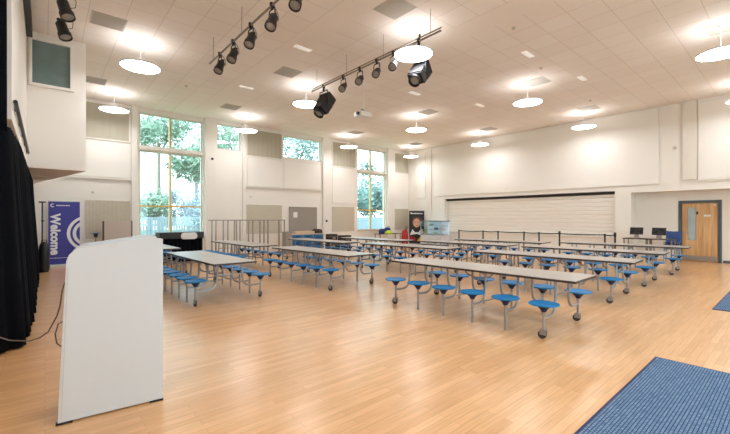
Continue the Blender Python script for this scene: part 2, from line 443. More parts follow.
# ---------------------------------------------------------------- wall grilles and acoustic boards
def grille(x0, x1, z0, z1, label):
    o = thing('acoustic_grille', ((x0 + x1) / 2, YW, z0), label, 'grille', 'high acoustic grilles on the window wall')
    w2 = (x1 - x0) / 2; h = z1 - z0
    MB().box(-w2, w2, -.03, 0, 0, h).build('grille_face', M['grille'], o)
    g = MB(); k = -w2 + .1
    while k < w2: g.box(k - .008, k + .008, -.04, -.03, 0, h); k += .21
    g.build('ribs', M['rib'], o)
    MB().box(-w2 - .04, -w2, -.05, 0, -.04, h + .04).box(w2, w2 + .04, -.05, 0, -.04, h + .04).box(-w2, w2, -.05, 0, -.04, 0).box(-w2, w2, -.05, 0, h, h + .04).build('frame', M['panel'], o)
grille(1.0, 2.3, 4.3, 5.5, 'tall ribbed grey-brown grille between the control room and the large window')
grille(6.72, 8.38, 4.3, 5.45, 'widest ribbed grey-brown grille, between the two small high windows')
grille(11.31, 12.81, 4.26, 5.5, 'ribbed grey-brown grille just left of the far tall window')
grille(15.84, 17.0, 4.28, 5.42, 'narrow ribbed grey-brown grille in the far corner of the room')
def aboard(x0, x1, z0, z1, label):
    o = MB().box(-(x1 - x0) / 2, (x1 - x0) / 2, -.03, 0, 0, z1 - z0).build('acoustic_board', M['mesh'], bevel=.004)
    o.location = ((x0 + x1) / 2, YW - .001, z0); tag(o, label, 'acoustic board', 'low perforated boards on the window wall')
aboard(1.05, 2.33, .85, 2.16, 'perforated beige wall board behind the folded table, left of the large window')
aboard(6.7, 8.4, .85, 2.14, 'perforated beige wall board behind the metal railing, left of the grey pinboard')
aboard(11.28, 12.74, .85, 2.14, 'perforated beige wall board left of the far tall window')
aboard(15.84, 17.0, .85, 2.1, 'perforated beige wall board beside the black portrait banner')
# pinboard
o = thing('pinboard', (9.55, YW, .85), 'large grey felt pinboard with one white notice on the window wall', 'pinboard')
MB().box(-.74, .74, -.04, 0, 0, 1.2).build('felt_panel', M['pin'], o)
MB().box(-.77, -.74, -.05, 0, -.03, 1.23).box(.74, .77, -.05, 0, -.03, 1.23).box(-.74, .74, -.05, 0, 1.2, 1.23).box(-.74, .74, -.05, 0, -.03, 0).build('frame', M['gal'], o)
nt_ = MB().box(-.56, -.34, -.05, -.04, .72, .98).build('pinned_notice', M['paper']); nt_.location = (9.55, YW, .85); tag(nt_, 'small white paper notice pinned to the grey felt pinboard', 'notice')
# detectors
def puck(name, p, ax, label, cat, r=.05, mt='blackp', group=None):
    e = MB(); v = {'y': (0, -.05, 0), 'x': (-.05, 0, 0), 'z': (0, 0, -.05)}[ax]
    e.cyl((0, 0, 0), Vector(v) * .5, r, 14); e.cyl(Vector(v) * .5, v, r * .75, 14, r * .45)
    o = e.build(name, M[mt]); o.location = p; tag(o, label, cat, group); return o
puck('motion_sensor', (5.2, YW - .12, 3.97), 'y', 'small dark sensor high on the pillar right of the large window', 'sensor')
puck('wall_socket', (6.9, YW, 2.5), 'y', 'small pale round fitting on the wall above the railing', 'fitting', .05, 'trim')
puck('wall_socket', (1.25, YW, 2.45), 'y', 'small pale round fitting on the wall above the banner and folded table', 'fitting', .05, 'trim')
puck('fire_call_point', (10.85, YW - .12, 1.4), 'y', 'small dark call point on the pillar right of the pinboard', 'call point', .055, 'black')
puck('security_camera', (XS, 2.95, 4.05), 'x', 'small grey dome on the wall right of the big white panel', 'camera', .06, 'vent')

# ---------------------------------------------------------------- ceiling services
def disc_light(x, y, label):
    o = thing('pendant_light', (x, y, 5.05), label, 'pendant light', 'round glowing pendant discs')
    MB().lathe([(.0, -.012), (.395, -.012), (.398, -.008), (.0, -.004)], n=40).build('diffuser', M['disc'], o)
    MB().lathe([(.0, -.003), (.399, -.003), (.4, -.014), (.412, -.014), (.415, 0), (.41, .025), (.0, .025)], n=40).build('rim', M['whitep'], o)
    MB().lathe([(.0, .028), (.33, .028), (.33, .034), (.0, .034)], n=32).build('uplight', M['disc2'], o)
    MB().cyl((0, 0, .03), (0, 0, H - 5.05 - .03), .006, 6).cyl((.1, .0, .03), (0, 0, .3), .003, 5).cyl((-.1, 0, .03), (0, 0, .3), .003, 5).build('suspension_wire', M['whitep'], o)
    MB().cyl((0, 0, H - 5.05 - .03), (0, 0, H - 5.05), .05, 16).build('ceiling_rose', M['whitep'], o)
M['disc2'] = mat('lamp uplight', S(255, 250, 240), .4, emit=S(247, 247, 250), es=5, noise=.004)
LL = {(1.68, 9.95): 'large glowing disc lamp at upper left, above the banner side of the hall',
      (1.7, 14.45): 'glowing disc lamp in front of the leftmost high grille', (6.1, 9.9): 'glowing disc lamp beside the fixture at the far end of the right bar',
      (5.98, 5.4): 'largest glowing disc lamp, at the near end of the right lighting bar', (6.13, 14.45): 'small glowing disc lamp before the small high window next to the large window',
      (11.35, 14.5): 'small glowing disc lamp in front of the high grille left of the far tall window', (11.1, 5.4): 'glowing disc lamp over the front row tables, right of centre',
      (11.2, 9.95): 'glowing disc lamp in mid ceiling right of the projector', (15.74, 9.97): 'small glowing disc lamp in front of the left part of the big white panel',
      (15.8, 14.45): 'smallest glowing disc lamp, before the grille in the far corner', (15.72, 5.45): 'glowing disc lamp in front of the right part of the big white panel',
      (10.9, 1.12): 'glowing disc lamp cut by the right edge of the picture'}
for (x, y), l in LL.items(): disc_light(x, y, l)
for x, y in ((1.7, 5.4), (1.7, 1.0), (6.0, 1.0), (15.72, 1.1), (6.0, -2.2), (1.7, -2.2), (10.9, -2.2)): disc_light(x, y, 'glowing disc lamp outside the picture, near the camera end of the hall')  # unseen lamps carry the grid on, added as fill light at this end

VL = {(1.0, 9.33): 'square grey ceiling vent at upper left beside the stage spotlights', (5.15, 5.13): 'square grey ceiling vent at the top edge, above the largest disc lamp',
      (5.15, 9.33): 'square grey ceiling vent between the two lighting bars', (5.17, 13.6): 'small grey ceiling vent near the large window', (1.1, 13.6): 'grey ceiling vent half hidden behind the control room corner',
      (11.15, 5.15): 'square grey ceiling vent beside the disc lamp over the nearest tables', (15.35, 5.15): 'grey ceiling vent above the right part of the big white panel', (11.18, 9.33): 'grey ceiling vent in mid ceiling right of the projector',
      (15.4, 9.33): 'grey ceiling vent above the left part of the big white panel', (11.0, 1.06): 'grey ceiling vent cut by the right edge of the picture', (11.24, 13.8): 'small grey ceiling vent above the far tall window side', (15.46, 13.8): 'tiny grey ceiling vent in the far corner'}
for (x, y), l in VL.items():
    o = thing('ceiling_vent', (x, y, H), l, 'vent', 'grey ceiling vents')
    MB().box(-.3, .3, -.3, -.275, -.012, -.001).box(-.3, .3, .275, .3, -.012, -.001).box(-.3, -.275, -.275, .275, -.012, -.001).box(.275, .3, -.275, .275, -.012, -.001).build('frame', M['vent'], o)
    MB().box(-.275, .275, -.275, .275, -.004, -.001).build('backing', M['vent'], o)
    g = MB()
    for q in range(13): g.box(-.275, .275, -.265 + q * .042, -.255 + q * .042, -.012, -.004)
    g.build('louvres', M['vent'], o)
for (x, y), l in {(4.69, 7.77): 'small bright ceiling light patch between the lighting bars', (4.75, 11.23): 'small bright ceiling light patch toward the large window', (9.15, 8.2): 'small bright ceiling light patch behind the largest disc lamp',
                  (11.9, 7.55): 'faint bright ceiling light patch nearer the big white panel', (9.1, 4.42): 'bright ceiling light patch in front of the vent over the nearest tables', (11.86, 4.16): 'faint bright ceiling light patch at right beside the vent over the nearest tables'}.items():
    o = MB().box(-.22, .22, -.065, .065, -.02, -.0045).build('ceiling_light_patch', M['glow'], bevel=.006); o.location = (x, y, H)  # thin glowing plate stands in for a bright reflection on the ceiling
    tag(o, l, 'light patch', 'small rectangular light patches on the ceiling')
for (x, y), l in {(7.6, 4.0): 'tiny grey smoke detector near the top edge of the ceiling', (10.2, 4.6): 'tiny grey smoke detector beside the bright light patch over the nearest tables', (14.3, 4.75): 'tiny grey smoke detector above the right part of the big white panel', (3.3, 12.3): 'tiny grey smoke detector on the ceiling near the large window'}.items():
    puck('smoke_detector', (x, y, H), 'z', l, 'smoke detector', .038, 'vent', 'ceiling smoke detectors')

def light_bar(x, y0, y1, label, double=False):
    o = thing('lighting_bar', (x, y0, 5.1), label, 'lighting bar', 'ceiling-hung lighting bars')
    L = y1 - y0
    b = MB().cyl((0, 0, 0), (0, L, 0), .02, 10)
    b.build('tube', M['gal'], o)
    if double: MB().cyl((.02, 0, .07), (.02, L, .07), .014, 8).build('cable_tray', M['gal'], o)
    else: MB().tube([(.03, L * k / 12, .045 + .012 * math.sin(k * 2.3)) for k in range(13)], .012, 6).build('cable_run', M['black'], o)
    q = .25
    while q < L:
        MB().cyl((0, q, .02), (0, q, H - 5.1), .006, 6).build('hanger', M['gal'], o); q += (L - .5) / 3 - .001
light_bar(.24, 3.6, 8.95, 'lighting bar at upper left, mostly above the picture')
light_bar(2.88, 3.6, 8.85, 'left of centre lighting bar carrying a row of black spotlights')
light_bar(5.7, 4.45, 8.95, 'right lighting bar running toward the disc lamp and projector', True)

def spot_parts(o, aim, s=1.0, big=False, off=None):
    d = Vector(aim).normalized(); q = d.to_track_quat('Z', 'Y').to_matrix().to_4x4()
    T = Matrix.Translation(off or (0, 0, -.27 * s)) @ q
    b = MB(); b.M = T
    if not big:
        b.lathe([(.0, -.15 * s), (.05 * s, -.15 * s), (.075 * s, -.12 * s), (.08 * s, .06 * s), (.095 * s, .07 * s), (.095 * s, .15 * s), (.085 * s, .15 * s), (.08 * s, .13 * s), (.0, .13 * s)], n=18)
        b.box(-.035 * s, .035 * s, -.02, .02, -.21 * s, -.14 * s)
        b.build('lamp_body', M['black'], o)
        l = MB(); l.M = T; l.lathe([(.0, .131 * s), (.078 * s, .131 * s), (.06 * s, .142 * s), (.0, .146 * s)], n=18); l.build('lens', M['lens'], o)
        w = .105 * s
    else:
        b.box(-.17, .17, -.15, .15, -.34, .2)
        for k in range(6): b.box(-.18, .18, -.16, .16, -.3 + k * .06, -.28 + k * .06)
        b.prism([(-.17, -.13), (.17, -.13), (.17, .13), (-.17, .13)], 'z', .2, .24)
        b.build('lamp_body', M['black'], o, bevel=.01)
        l = MB(); l.M = T; l.lathe([(.12, .24), (.14, .34), (.12, .34), (.11, .29), (.0, .29)], n=20); l.build('lens_hood', M['black'], o)
        l2 = MB(); l2.M = T; l2.lathe([(0, .3), (.105, .3), (.08, .32), (0, .325)], n=20); l2.build('lens', M['lens'], o)
        w = .19
    y = MB()
    if off:
        y.M = Matrix.Translation((off[0], off[1], off[2] + .27 * s))
    y.tube([(0, -w, -.27 * s), (0, -w, -.12 * s), (0, -w * .9, -.07 * s), (0, w * .9, -.07 * s), (0, w, -.12 * s), (0, w, -.27 * s)], .011 * (1.4 if big else 1), 6)
    y.cyl((0, -w - .01, -.27 * s), (0, w + .01, -.27 * s), .012, 8)
    if off:
        y.M = Matrix.Identity(4); top = (off[0], off[1], off[2] + .2 * s)
        y.tube([(0, 0, 0), (.03, 0, .14), (off[0] * .9, off[1] * .9, .14), (off[0], off[1], .1), top], .018, 8)
    y.build('yoke', M['black'], o)
    MB().box(-.02, .02, -.02, .02, -.07 * s, .0).box(-.035, .035, -.022, .022, -.01, .04).build('clamp', M['black'], o)
    MB().tube([(.03, .03, .02), (.1, .05, -.02), (.14, .05, -.1), (.13, .03, -.2), (.06, 0, -.25)], .006, 5).build('power_cable', M['cable'], o)
def spot(x, y, aim, label, s=1.0, big=False, g='stage spotlights on the lighting bars', off=None):
    o = thing('moving_head_light' if big else 'stage_spotlight', (x, y, 5.1), label, 'spotlight', None if big else g)
    spot_parts(o, aim, s, big, off); return o
for y, l in zip((8.2, 7.45, 6.6, 5.75, 4.95), ('farthest black spotlight at the lower end of the left of centre bar', 'second black spotlight from the lower end of the left of centre bar', 'third black spotlight from the lower end of the left of centre bar', 'fourth and largest whole black spotlight on the left of centre bar', 'spotlight on the left of centre bar cut by the top edge')):
    spot(2.88, y, (-.45, -.35, -1), l, 1.0)
for y, l in zip((7.5, 6.85, 6.25, 5.72), ('small black spotlight next to the large black fixture on the right bar', 'second small spotlight from the far end of the right bar', 'third small spotlight from the far end of the right bar', 'small spotlight just left of the largest disc lamp')):
    spot(5.7, y, (-.8, -.5, -.75), l, .95)
for y, l in zip((8.35, 7.5), ('lower black spotlight of the upper left pair, above the control room window', 'upper black spotlight of the upper left pair, cut by the top edge')):
    spot(.24, y, (.25, -.35, -1), l, 1.05)
spot(5.72, 8.4, (-.6, -.1, -.9), 'large black stage fixture in a yoke at the far end of the right bar', 1.9, True)
spot(5.7, 5.0, (-.75, -.2, -.75), 'large black and silver stage fixture below the largest disc lamp', 1.3, True, off=(.72, .62, -.3))

# projector
o = thing('projector', (7.2, 8.5, 4.62), 'white ceiling projector hanging on a pole in mid hall', 'projector')
MB().box(-.22, .22, -.16, .16, -.07, .07).build('housing', M['whitep'], o, bevel=.02)
MB().cyl((-.22, -.05, 0), (-.28, -.05, 0), .05, 16).build('lens', M['blackp'], o)
MB().tube([(-.18, -.12, .08), (-.1, -.06, .14), (0, 0, .15), (.1, .06, .14), (.16, .1, .08)], .015, 6).build('bracket', M['black'], o)
MB().cyl((0, 0, .14), (0, 0, H - 4.62), .02, 10).build('pole', M['whitep'], o)

# rail, speaker strip
o = MB().cyl((-.27, 6.15, 2.95), (-.27, 10.85, 2.95), .022, 10)
for k in range(5): o.box(-.3, -.27, 6.6 + k, 6.64 + k, 2.93, 3.0)
tag(o.build('curtain_rail', M['black']), 'black rod fixed to the white wall above the black curtain', 'rail')
tag(MB().box(-.3, -.2, 5.6, 10.75, H - .2, H - .02).build('projection_screen_case', M['black'], bevel=.01), 'long black case along the top of the white wall at upper left', 'case')

# ---------------------------------------------------------------- curtains
def curtain(name, path, z0, z1, label, wave=.05, pitch=.16, lean=0, topfn=None):
    # path: list of (x,y) resampled
    P = [Vector((a, b, 0)) for a, b in path]; pts = []
    step = pitch / 6
    carry = 0
    for a, b in zip(P, P[1:]):
        L = (b - a).length; d = (b - a) / L; k = 0
        nn = int(L / step)
        for q in range(nn): pts.append((a + d * (q * step), d))
    pts.append((P[-1], d))
    ph = 0; vs = []; rows = 14
    rnd = random.Random(3)
    offs = []
    for i, (p, d) in enumerate(pts):
        ph += 2 * PI / 6 * rnd.uniform(.75, 1.25)
        offs.append((math.sin(ph), math.sin(ph * .31 + 1)))
    for i, (p, d) in enumerate(pts):
        nrm = Vector((-d.y, d.x, 0)) * -1
        for r_ in range(rows + 1):
            t = r_ / rows
            amp = wave * (.45 + .55 * (1 - t))
            off = offs[i][0] * amp + offs[i][1] * wave * .5 * (1 - t)
            zt = topfn(p.y) if topfn else z1
            zz = z0 + (zt - z0) * t + (1 - t) ** 6 * .012 * offs[i][1]
            q = p + nrm * off
            vs.append((q.x - lean * t, q.y, max(zz, .012)))
    w_ = rows + 1; fs = []
    for i in range(len(pts) - 1):
        for r_ in range(rows): fs.append((i * w_ + r_, (i + 1) * w_ + r_, (i + 1) * w_ + r_ + 1, i * w_ + r_ + 1))
    o = MB().add(vs, fs).build(name, M['curtain'], angle=80)
    sd = o.modifiers.new('thickness', 'SOLIDIFY'); sd.thickness = .006
    return tag(o, label, 'curtain')
curtain('stage_curtain', [(-1.1, 5.9), (-.34, 5.92), (-.24, 6.1), (-.2, 7.5), (-.2, 10), (-.19, 14.2)], .02, 2.62, 'long black floor-length stage curtain along the left edge', .065, .22, lean=.1)
curtain('border_drape', [(-1.1, 5.78), (-.42, 5.78), (-.33, 5.84)], 2.52, H - .03, 'black drape hanging high in the upper left corner above the curtain', .03, .2)

# ---------------------------------------------------------------- lectern
o = thing('lectern', (.07, 3.61, 0), 'tall white lectern with sloping top in the left foreground', 'lectern', rz=math.atan2(-.07, .70))
def lect_poly(ins=0):
    p = [(0 + ins, .014 + ins), (.698 - ins, .014 + ins), (.698 - ins, 1.372 - ins)]
    p += [(.60, 1.392 - ins)]
    p += [(.20, 1.335 - ins), (.14, 1.325 - ins), (.10, 1.305 - ins), (.068 + ins * .6, 1.27 - ins * .3), (.052 + ins, 1.225), (.048 + ins, 1.15)]
    return p
MB().prism(lect_poly(), 'y', 0, .022).build('side_panel', M['white'], o, bevel=.004)
MB().prism(lect_poly(), 'y', .478, .5).build('side_panel', M['white'], o, bevel=.004)
MB().prism([(.035, .1), (.06, .1), (.095, 1.15), (.07, 1.15)], 'y', .022, .478).build('front_panel', M['white'], o)
MB().prism([(.15, 1.24), (.62, 1.31), (.62, 1.335), (.15, 1.265)], 'y', .022, .478).build('reading_shelf', M['white'], o)
MB().box(.2, .68, .022, .478, .09, .11).build('shelf', M['white'], o)
MB().box(.2, .68, .022, .478, .65, .67).build('shelf', M['white'], o)
MB().prism([(.022, .06), (.026, .06), (.064, 1.18), (.06, 1.18)], 'y', -.003, 0).build('edge_groove', M['vent'], o)
MB().box(-.01, .09, -.005, .03, 0, .016).build('foot', M['blackp'], o)
MB().box(.60, .70, -.005, .03, 0, .016).build('foot', M['blackp'], o)
MB().box(-.01, .09, .47, .505, 0, .016).build('foot', M['blackp'], o)
MB().box(.60, .70, .47, .505, 0, .016).build('foot', M['blackp'], o)
cb_ = MB().tube([(.15, 3.9, 1.0), (.125, 4.0, 1.01), (.11, 4.0, .95), (.095, 4.0, .82), (.075, 4.0, .74), (.02, 4.0, .62), (-.03, 4.0, .585), (-.09, 4.0, .57), (-.21, 4.0, .60), (-.3, 4.0, .66), (-.6, 4.05, .72), (-.95, 4.1, .6), (-1.19, 4.15, .45)], .005, 6)
tag(cb_.build('power_cable', M['cable']), 'thin brown cable looping from the lectern to the left edge', 'cable')
o = MB().tube([(.12 , 4.05, .68), (.085, 4.06, .66), (.065, 4.06, .58), (.075, 4.06, .5), (.11, 4.06, .46)], .005, 6).build('cable_loop', M['cable'])
tag(o, 'short brown cable loop at the left edge of the white lectern', 'cable')

# ---------------------------------------------------------------- stool tables
def make_table():
    o = thing('folding_stool_table', (0, 0, 0), 'x', 'table', 'grey folding dining tables with attached round blue stools')
    for s in (-1, 1):
        ys_ = sorted((.004 * s, 1.6 * s))
        cor = (1, 1, 0, 0) if s < 0 else (0, 0, 1, 1)
        t = MB().prism(rrect(-.4, .4, ys_[0], ys_[1], .018, 4, cor), 'z', .728, .75).build('tabletop', M['laminate'], o)
        MB().prism(rrect(-.405, .405, ys_[0] - (.005 if s < 0 else 0), ys_[1] + (.005 if s > 0 else 0), .02, 4, cor), 'z', .716, .744).build('edge_band', M['edge'], t)
    for sx in (-1, 1):
        for k in range(6):
            y = -1.3 + .52 * k
            end = k in (0, 5)
            x = .61 * sx
            st = MB().lathe([(.0, .425), (.12, .43), (.175, .437), (.188, .447), (.182, .458), (.12, .453), (.0, .45)], (x, y, 0), 22).build('seat', M['seat'], o)
            MB().lathe([(.0, .345), (.03, .345), (.045, .375), (.075, .41), (.08, .428), (.0, .43)], (x, y, 0), 12).build('seat_hub', M['hub'], st)
            l = MB().cyl((x, y, .12 if end else .0), (x, y, .37), .019, 8)
            if not end: l.cyl((x, y, 0), (x, y, .012), .022, 8)
            l.build('leg', M['chrome'], o)
            if end:
                c_ = MB().cyl((x, y, .115), (x, y, .135), .028, 10)
                c_.box(x - .024, x - .018, y - .03, y + .045, .05, .12).box(x + .018, x + .024, y - .03, y + .045, .05, .12)
                cc = c_.build('castor', M['chrome'], o)
                MB().cyl((x - .016, y + .02, .052), (x + .016, y + .02, .052), .052, 16).build('wheel', M['rubber'], cc)
            # bent arm from the stool post to the underside of the top
            xa = .24 * sx
            pts = [(x, y, .27), (x - .1 * sx, y, .262), (xa + .17 * sx, y, .262), (xa + .1 * sx, y, .272), (xa + .045 * sx, y, .305), (xa + .01 * sx, y, .37), (xa, y, .46), (xa - .01 * sx, y, .6), (xa - .02 * sx, y, .716)]
            MB().tube(pts, .019, 7).build('support_arm', M['chrome'], o)
    for sx in (-1, 1):
        MB().box(.2 * sx - .012, .2 * sx + .012, -1.48, 1.48, .69, .716).build('side_rail', M['chrome'], o)
    for k in range(6):
        y = -1.3 + .52 * k
        if k in (0, 5): MB().cyl((-.22, y, .5), (.22, y, .5), .012, 7).build('cross_bar', M['chrome'], o)
    # centre folding linkage
    MB().tube([(0, -.3, .7), (0, -.2, .6), (0, -.05, .56), (0, .05, .56), (0, .2, .6), (0, .3, .7)], .014, 7).build('folding_linkage', M['chrome'], o)
    for q in (-.26, .26): MB().cyl((-.24, q, .262), (.24, q, .262), .013, 7).build('centre_bar', M['chrome'], o)
    return o
TB = [(5.44, 3.47, 1.5, 'nearest and largest grey stool table, front row, beside the open floor'),
      (8.33, 3.58, 3, 'front row stool table directly behind the nearest one, second toward the door'),
      (10.78, 3.62, 3, 'front row stool table, third toward the door'),
      (13.45, 3.62, 4, 'front row stool table, fourth and closest to the wooden door'),
      (2.58, 8.12, 1.5, 'grey stool table standing by itself at left, right behind the white lectern'),
      (5.18, 7.85, 2.5, 'middle row stool table in the picture centre left, with six near stools in line'),
      (8.15, 7.6, 4, 'middle row stool table directly beyond the far end of the nearest table'),
      (10.45, 7.2, 4, 'middle row stool table, second toward the shutter from the picture centre'),
      (12.4, 7.05, 5, 'middle row stool table closest to the belt barrier and shutter'),
      (4.82, 11.75, 2, 'far stool table in front of the metal railing'),
      (7.6, 11.3, 4, 'far stool table in front of the blue tray unit'),
      (9.75, 10.75, 4, 'far stool table in front of the dark equipment cases'),
      (2.35, 12.35, 0, 'far stool table mostly hidden behind the lectern, near the black draped table')]
proto = make_table()
for i, (x, y, a, l) in enumerate(TB):
    o = proto if i == 0 else copy_tree(proto)
    o.location = (x, y, 0); o.rotation_euler = (0, 0, R(a)); o['label'] = l
    if i == 4: o.scale = (1, .93, 1)

# folded table standing upright with one stool visible
o = thing('folded_stool_table', (1.85, 14.9, 0), 'folded upright table with pinkish beige top and a blue stool, left of the large window', 'table')
MB().box(-.38, .38, -.1, -.07, .25, 1.43).build('tabletop', M['board'], o, bevel=.004)
MB().box(-.38, .38, .05, .08, .25, 1.43).build('tabletop', M['board'], o, bevel=.004)
MB().box(-.41, -.38, -.11, .09, .22, 1.45).build('side_frame', M['edge'], o)
MB().box(.38, .41, -.11, .09, .22, 1.45).build('side_frame', M['edge'], o)
MB().box(-.38, .38, -.3, .3, .1, .14).box(-.38, -.34, -.3, .3, .14, .25).box(.34, .38, -.3, .3, .14, .25).build('base_frame', M['chrome'], o)
for sx, sy in ((-1, -1), (-1, 1), (1, -1), (1, 1)):
    MB().cyl((sx * .36 - .016, sy * .27, .05), (sx * .36 + .016, sy * .27, .05), .05, 14).build('wheel', M['rubber'], o)
for q, zz in enumerate((1.05,)):
    st = MB().lathe([(.0, -.01), (.16, 0), (.17, .012), (.0, .02)], (-.6, -.03, zz), 20).build('seat', M['seat'], o)
    MB().lathe([(.0, -.12), (.04, -.12), (.07, -.01), (.0, -.005)], (-.6, -.03, zz), 12).build('seat_hub', M['hub'], st)
MB().cyl((-.6, -.03, .14), (-.6, -.03, .95), .016, 8).cyl((-.6, -.03, .5), (-.41, -.03, .5), .014, 8).box(-.63, -.38, -.06, 0, .1, .14).build('leg', M['chrome'], o)
MB().tube([(-.7, -.03, .14), (-.68, -.03, .5), (-.6, -.03, .8)], .012, 6).cyl((-.7, -.03, .0), (-.7, -.03, .14), .016, 8).build('leg', M['chrome'], o)
MB().cyl((-.6, -.03, 0), (-.6, -.03, .12), .02, 8).build('leg', M['chrome'], o)

# ---------------------------------------------------------------- banner
def text_mesh(txt, size, M4, parent, name, m, bold=0):
    cu = bpy.data.curves.new('t', 'FONT'); cu.body = txt; cu.size = size; cu.extrude = .002; cu.offset = bold
    cu.resolution_u = 3
    to = bpy.data.objects.new('t', cu); col.objects.link(to)
    bpy.context.view_layer.update()
    me = bpy.data.meshes.new_from_object(to.evaluated_get(bpy.context.evaluated_depsgraph_get()))
    bpy.data.objects.remove(to)
    me.transform(M4); me.materials.clear(); me.materials.append(m)
    o = bpy.data.objects.new(name, me); col.objects.link(o); o.parent = parent; return o
o = thing('roll_up_banner', (.475, 15.4, 0), 'indigo roll-up banner with Welcome and white rings, against the far left wall', 'banner')
MB().box(-.395, .395, -.006, 0, .08, 2.07).build('banner_sheet', M['purple'], o)
MB().box(-.41, .41, -.06, .08, 0, .08).build('base', M['alu'], o, bevel=.01)
MB().box(-.395, .395, -.012, .01, 2.07, 2.095).build('top_rail', M['alu'], o)
MB().cyl((0, .03, .08), (0, .03, 2.07), .01, 8).build('support_pole', M['alu'], o)
# text: reads top to bottom (clockwise quarter turn), facing -Y
face = Matrix(((1, 0, 0, 0), (0, 0, 1, 0), (0, 1, 0, 0), (0, 0, 0, 1)))
face = Matrix.Rotation(R(90), 4, 'X')
rot = Matrix.Rotation(R(90), 4, 'Y')    # clockwise seen from -Y
text_mesh('Welcome', .325, Matrix.Translation((-.33, -.009, 1.68)) @ rot @ face, o, 'lettering', M['print'], .014)
def ring(r0, r1, cx, cz, xmax):
    g = MB(); N = 40
    pts = []
    for k in range(N + 1):
        a = PI / 2 + PI * k / N
        pts.append(a)
    vs = []; fs = []
    for k, a in enumerate(pts):
        for r_ in (r0, r1):
            x = min(cx + r_ * math.cos(a), xmax)
            # clip to the sheet's right edge along the circle
            if cx + r_ * math.cos(a) > xmax:
                c_ = (xmax - cx) / r_; zz = cz + r_ * math.sqrt(max(0, 1 - c_ * c_)) * (1 if math.sin(a) > 0 else -1)
            else: zz = cz + r_ * math.sin(a)
            vs += [(x, -.0065, zz), (x, -.0095, zz)]
    for k in range(N):
        a = 4 * k
        fs += [(a, a + 2, a + 6, a + 4), (a + 1, a + 5, a + 7, a + 3), (a, a + 4, a + 5, a + 1), (a + 2, a + 3, a + 7, a + 6)]
    return g.add(vs, fs)
ring(.50, .585, .645, 1.05, .394).build('printed_ring', M['print'], o)
ring(.345, .436, .645, 1.05, .394).build('printed_ring', M['print'], o)
# crescent logo and small line of lettering
g = MB(); N = 18; vs = []; fs = []
for k in range(N + 1):
    a = R(55) + R(250) * k / N
    for r_ in (.034, .056): vs += [(-.29 + r_ * math.cos(a), -.0065, 1.95 + r_ * math.sin(a)), (-.29 + r_ * math.cos(a), -.0095, 1.95 + r_ * math.sin(a))]
for k in range(N):
    a = 4 * k; fs += [(a, a + 2, a + 6, a + 4), (a + 1, a + 5, a + 7, a + 3), (a, a + 4, a + 5, a + 1), (a + 2, a + 3, a + 7, a + 6)]
g.add(vs, fs).build('printed_logo', M['print'], o)
g = MB(); x = -.2
for wd in (.03, .02, .03, .025, .03, .015, .03, .03, .02, .03): g.box(x, x + wd, -.0095, -.0065, 1.935, 1.965); x += wd + .008
g.build('printed_name', M['print'], o)
g = MB(); x = -.36
for wd in (.05, .03, .06, .04, .05, .03, .06, .05, .04, .06, .03): g.box(x, x + wd, -.0095, -.0065, .27, .285); x += wd + .012
g.build('printed_small_line', M['print'], o)

# black stand at left of the banner
o = thing('tripod_stand', (-.06, 14.6, 0), 'black T-topped stand between the black curtain and the indigo banner', 'stand')
MB().cyl((0, 0, .1), (0, 0, 2.02), .018, 8).build('pole', M['black'], o)
MB().box(-.08, .08, -.03, .03, 2.0, 2.04).box(-.03, .05, -.02, .02, 1.45, 1.48).build('crossbar', M['black'], o)
for a in (90, 210, 330):
    MB().cyl((.16 * math.cos(R(a)), .3 * math.sin(R(a)), .0), (0, 0, .5), .012, 6).build('leg', M['black'], o)
o = thing('equipment_bag', (-.02, 14.1, 0), 'black bag leaning at the foot of the T-topped stand by the banner', 'bag')
b = MB(); b.lathe([(.0, 0), (.1, .0), (.13, .1), (.12, .4), (.13, .55), (.1, .78), (.06, .86), (.0, .88)], n=14); bb = b.build('bag_body', M['blackp'], o)
MB().tube([(-.06, -.02, .82), (-.05, -.06, .92), (.05, -.06, .92), (.06, -.02, .82)], .012, 6).build('strap', M['black'], o)

# black draped table at the large window
o = thing('draped_table', (3.68, 14.5, 0), 'long black draped table with a white rounded panel, in front of the large window', 'table')
MB().box(-.72, .72, -.35, .35, .82, 1.05).build('top_drape', M['blackp'], o, bevel=.015)
dp = []
for k in range(60):
    x = -.69 + 1.38 * k / 59; dp.append((x, -.3 + .02 * math.sin(k * 1.1)))
MB().prism(dp + [(.69, .3), (-.69, .3)], 'z', .01, .82).build('skirt_drape', M['curtain'], o, angle=80)
MB().prism(rrect(-.06, .48, .80, 1.03, .1, 6), 'y', -.385, -.352).build('white_panel', M['whitep'], o, bevel=.006)

# railing
o = thing('guard_railing', (6.4, 14.8, 0), 'tall grey metal railing with uneven upright bars under the high grille', 'railing')
MB().box(-1.64, 1.64, -.03, .03, 1.44, 1.48).build('top_rail', M['gal'], o)
MB().box(-1.64, 1.64, -.03, .03, .06, .1).build('bottom_rail', M['gal'], o)
for px in (211.8, 215.8, 223.3, 227.8, 234.5, 236.5, 240, 248.5, 252.8, 260, 264, 268, 279, 284.5):
    u = (px - 365) / 374; c0, s0 = .6502, .7597
    x = 14.8 * (c0 + s0 * u) / (s0 - c0 * u) - 6.4
    x = max(-1.6, min(1.6, x))
    MB().box(x - .022, x + .022, -.022, .022, .1, 1.44).build('upright_bar', M['gal'], o)
for x in (-1.4, -.2, .3, 1.4):
    MB().box(x - .04, x + .04, -.25, .25, 0, .06).build('foot', M['gal'], o)

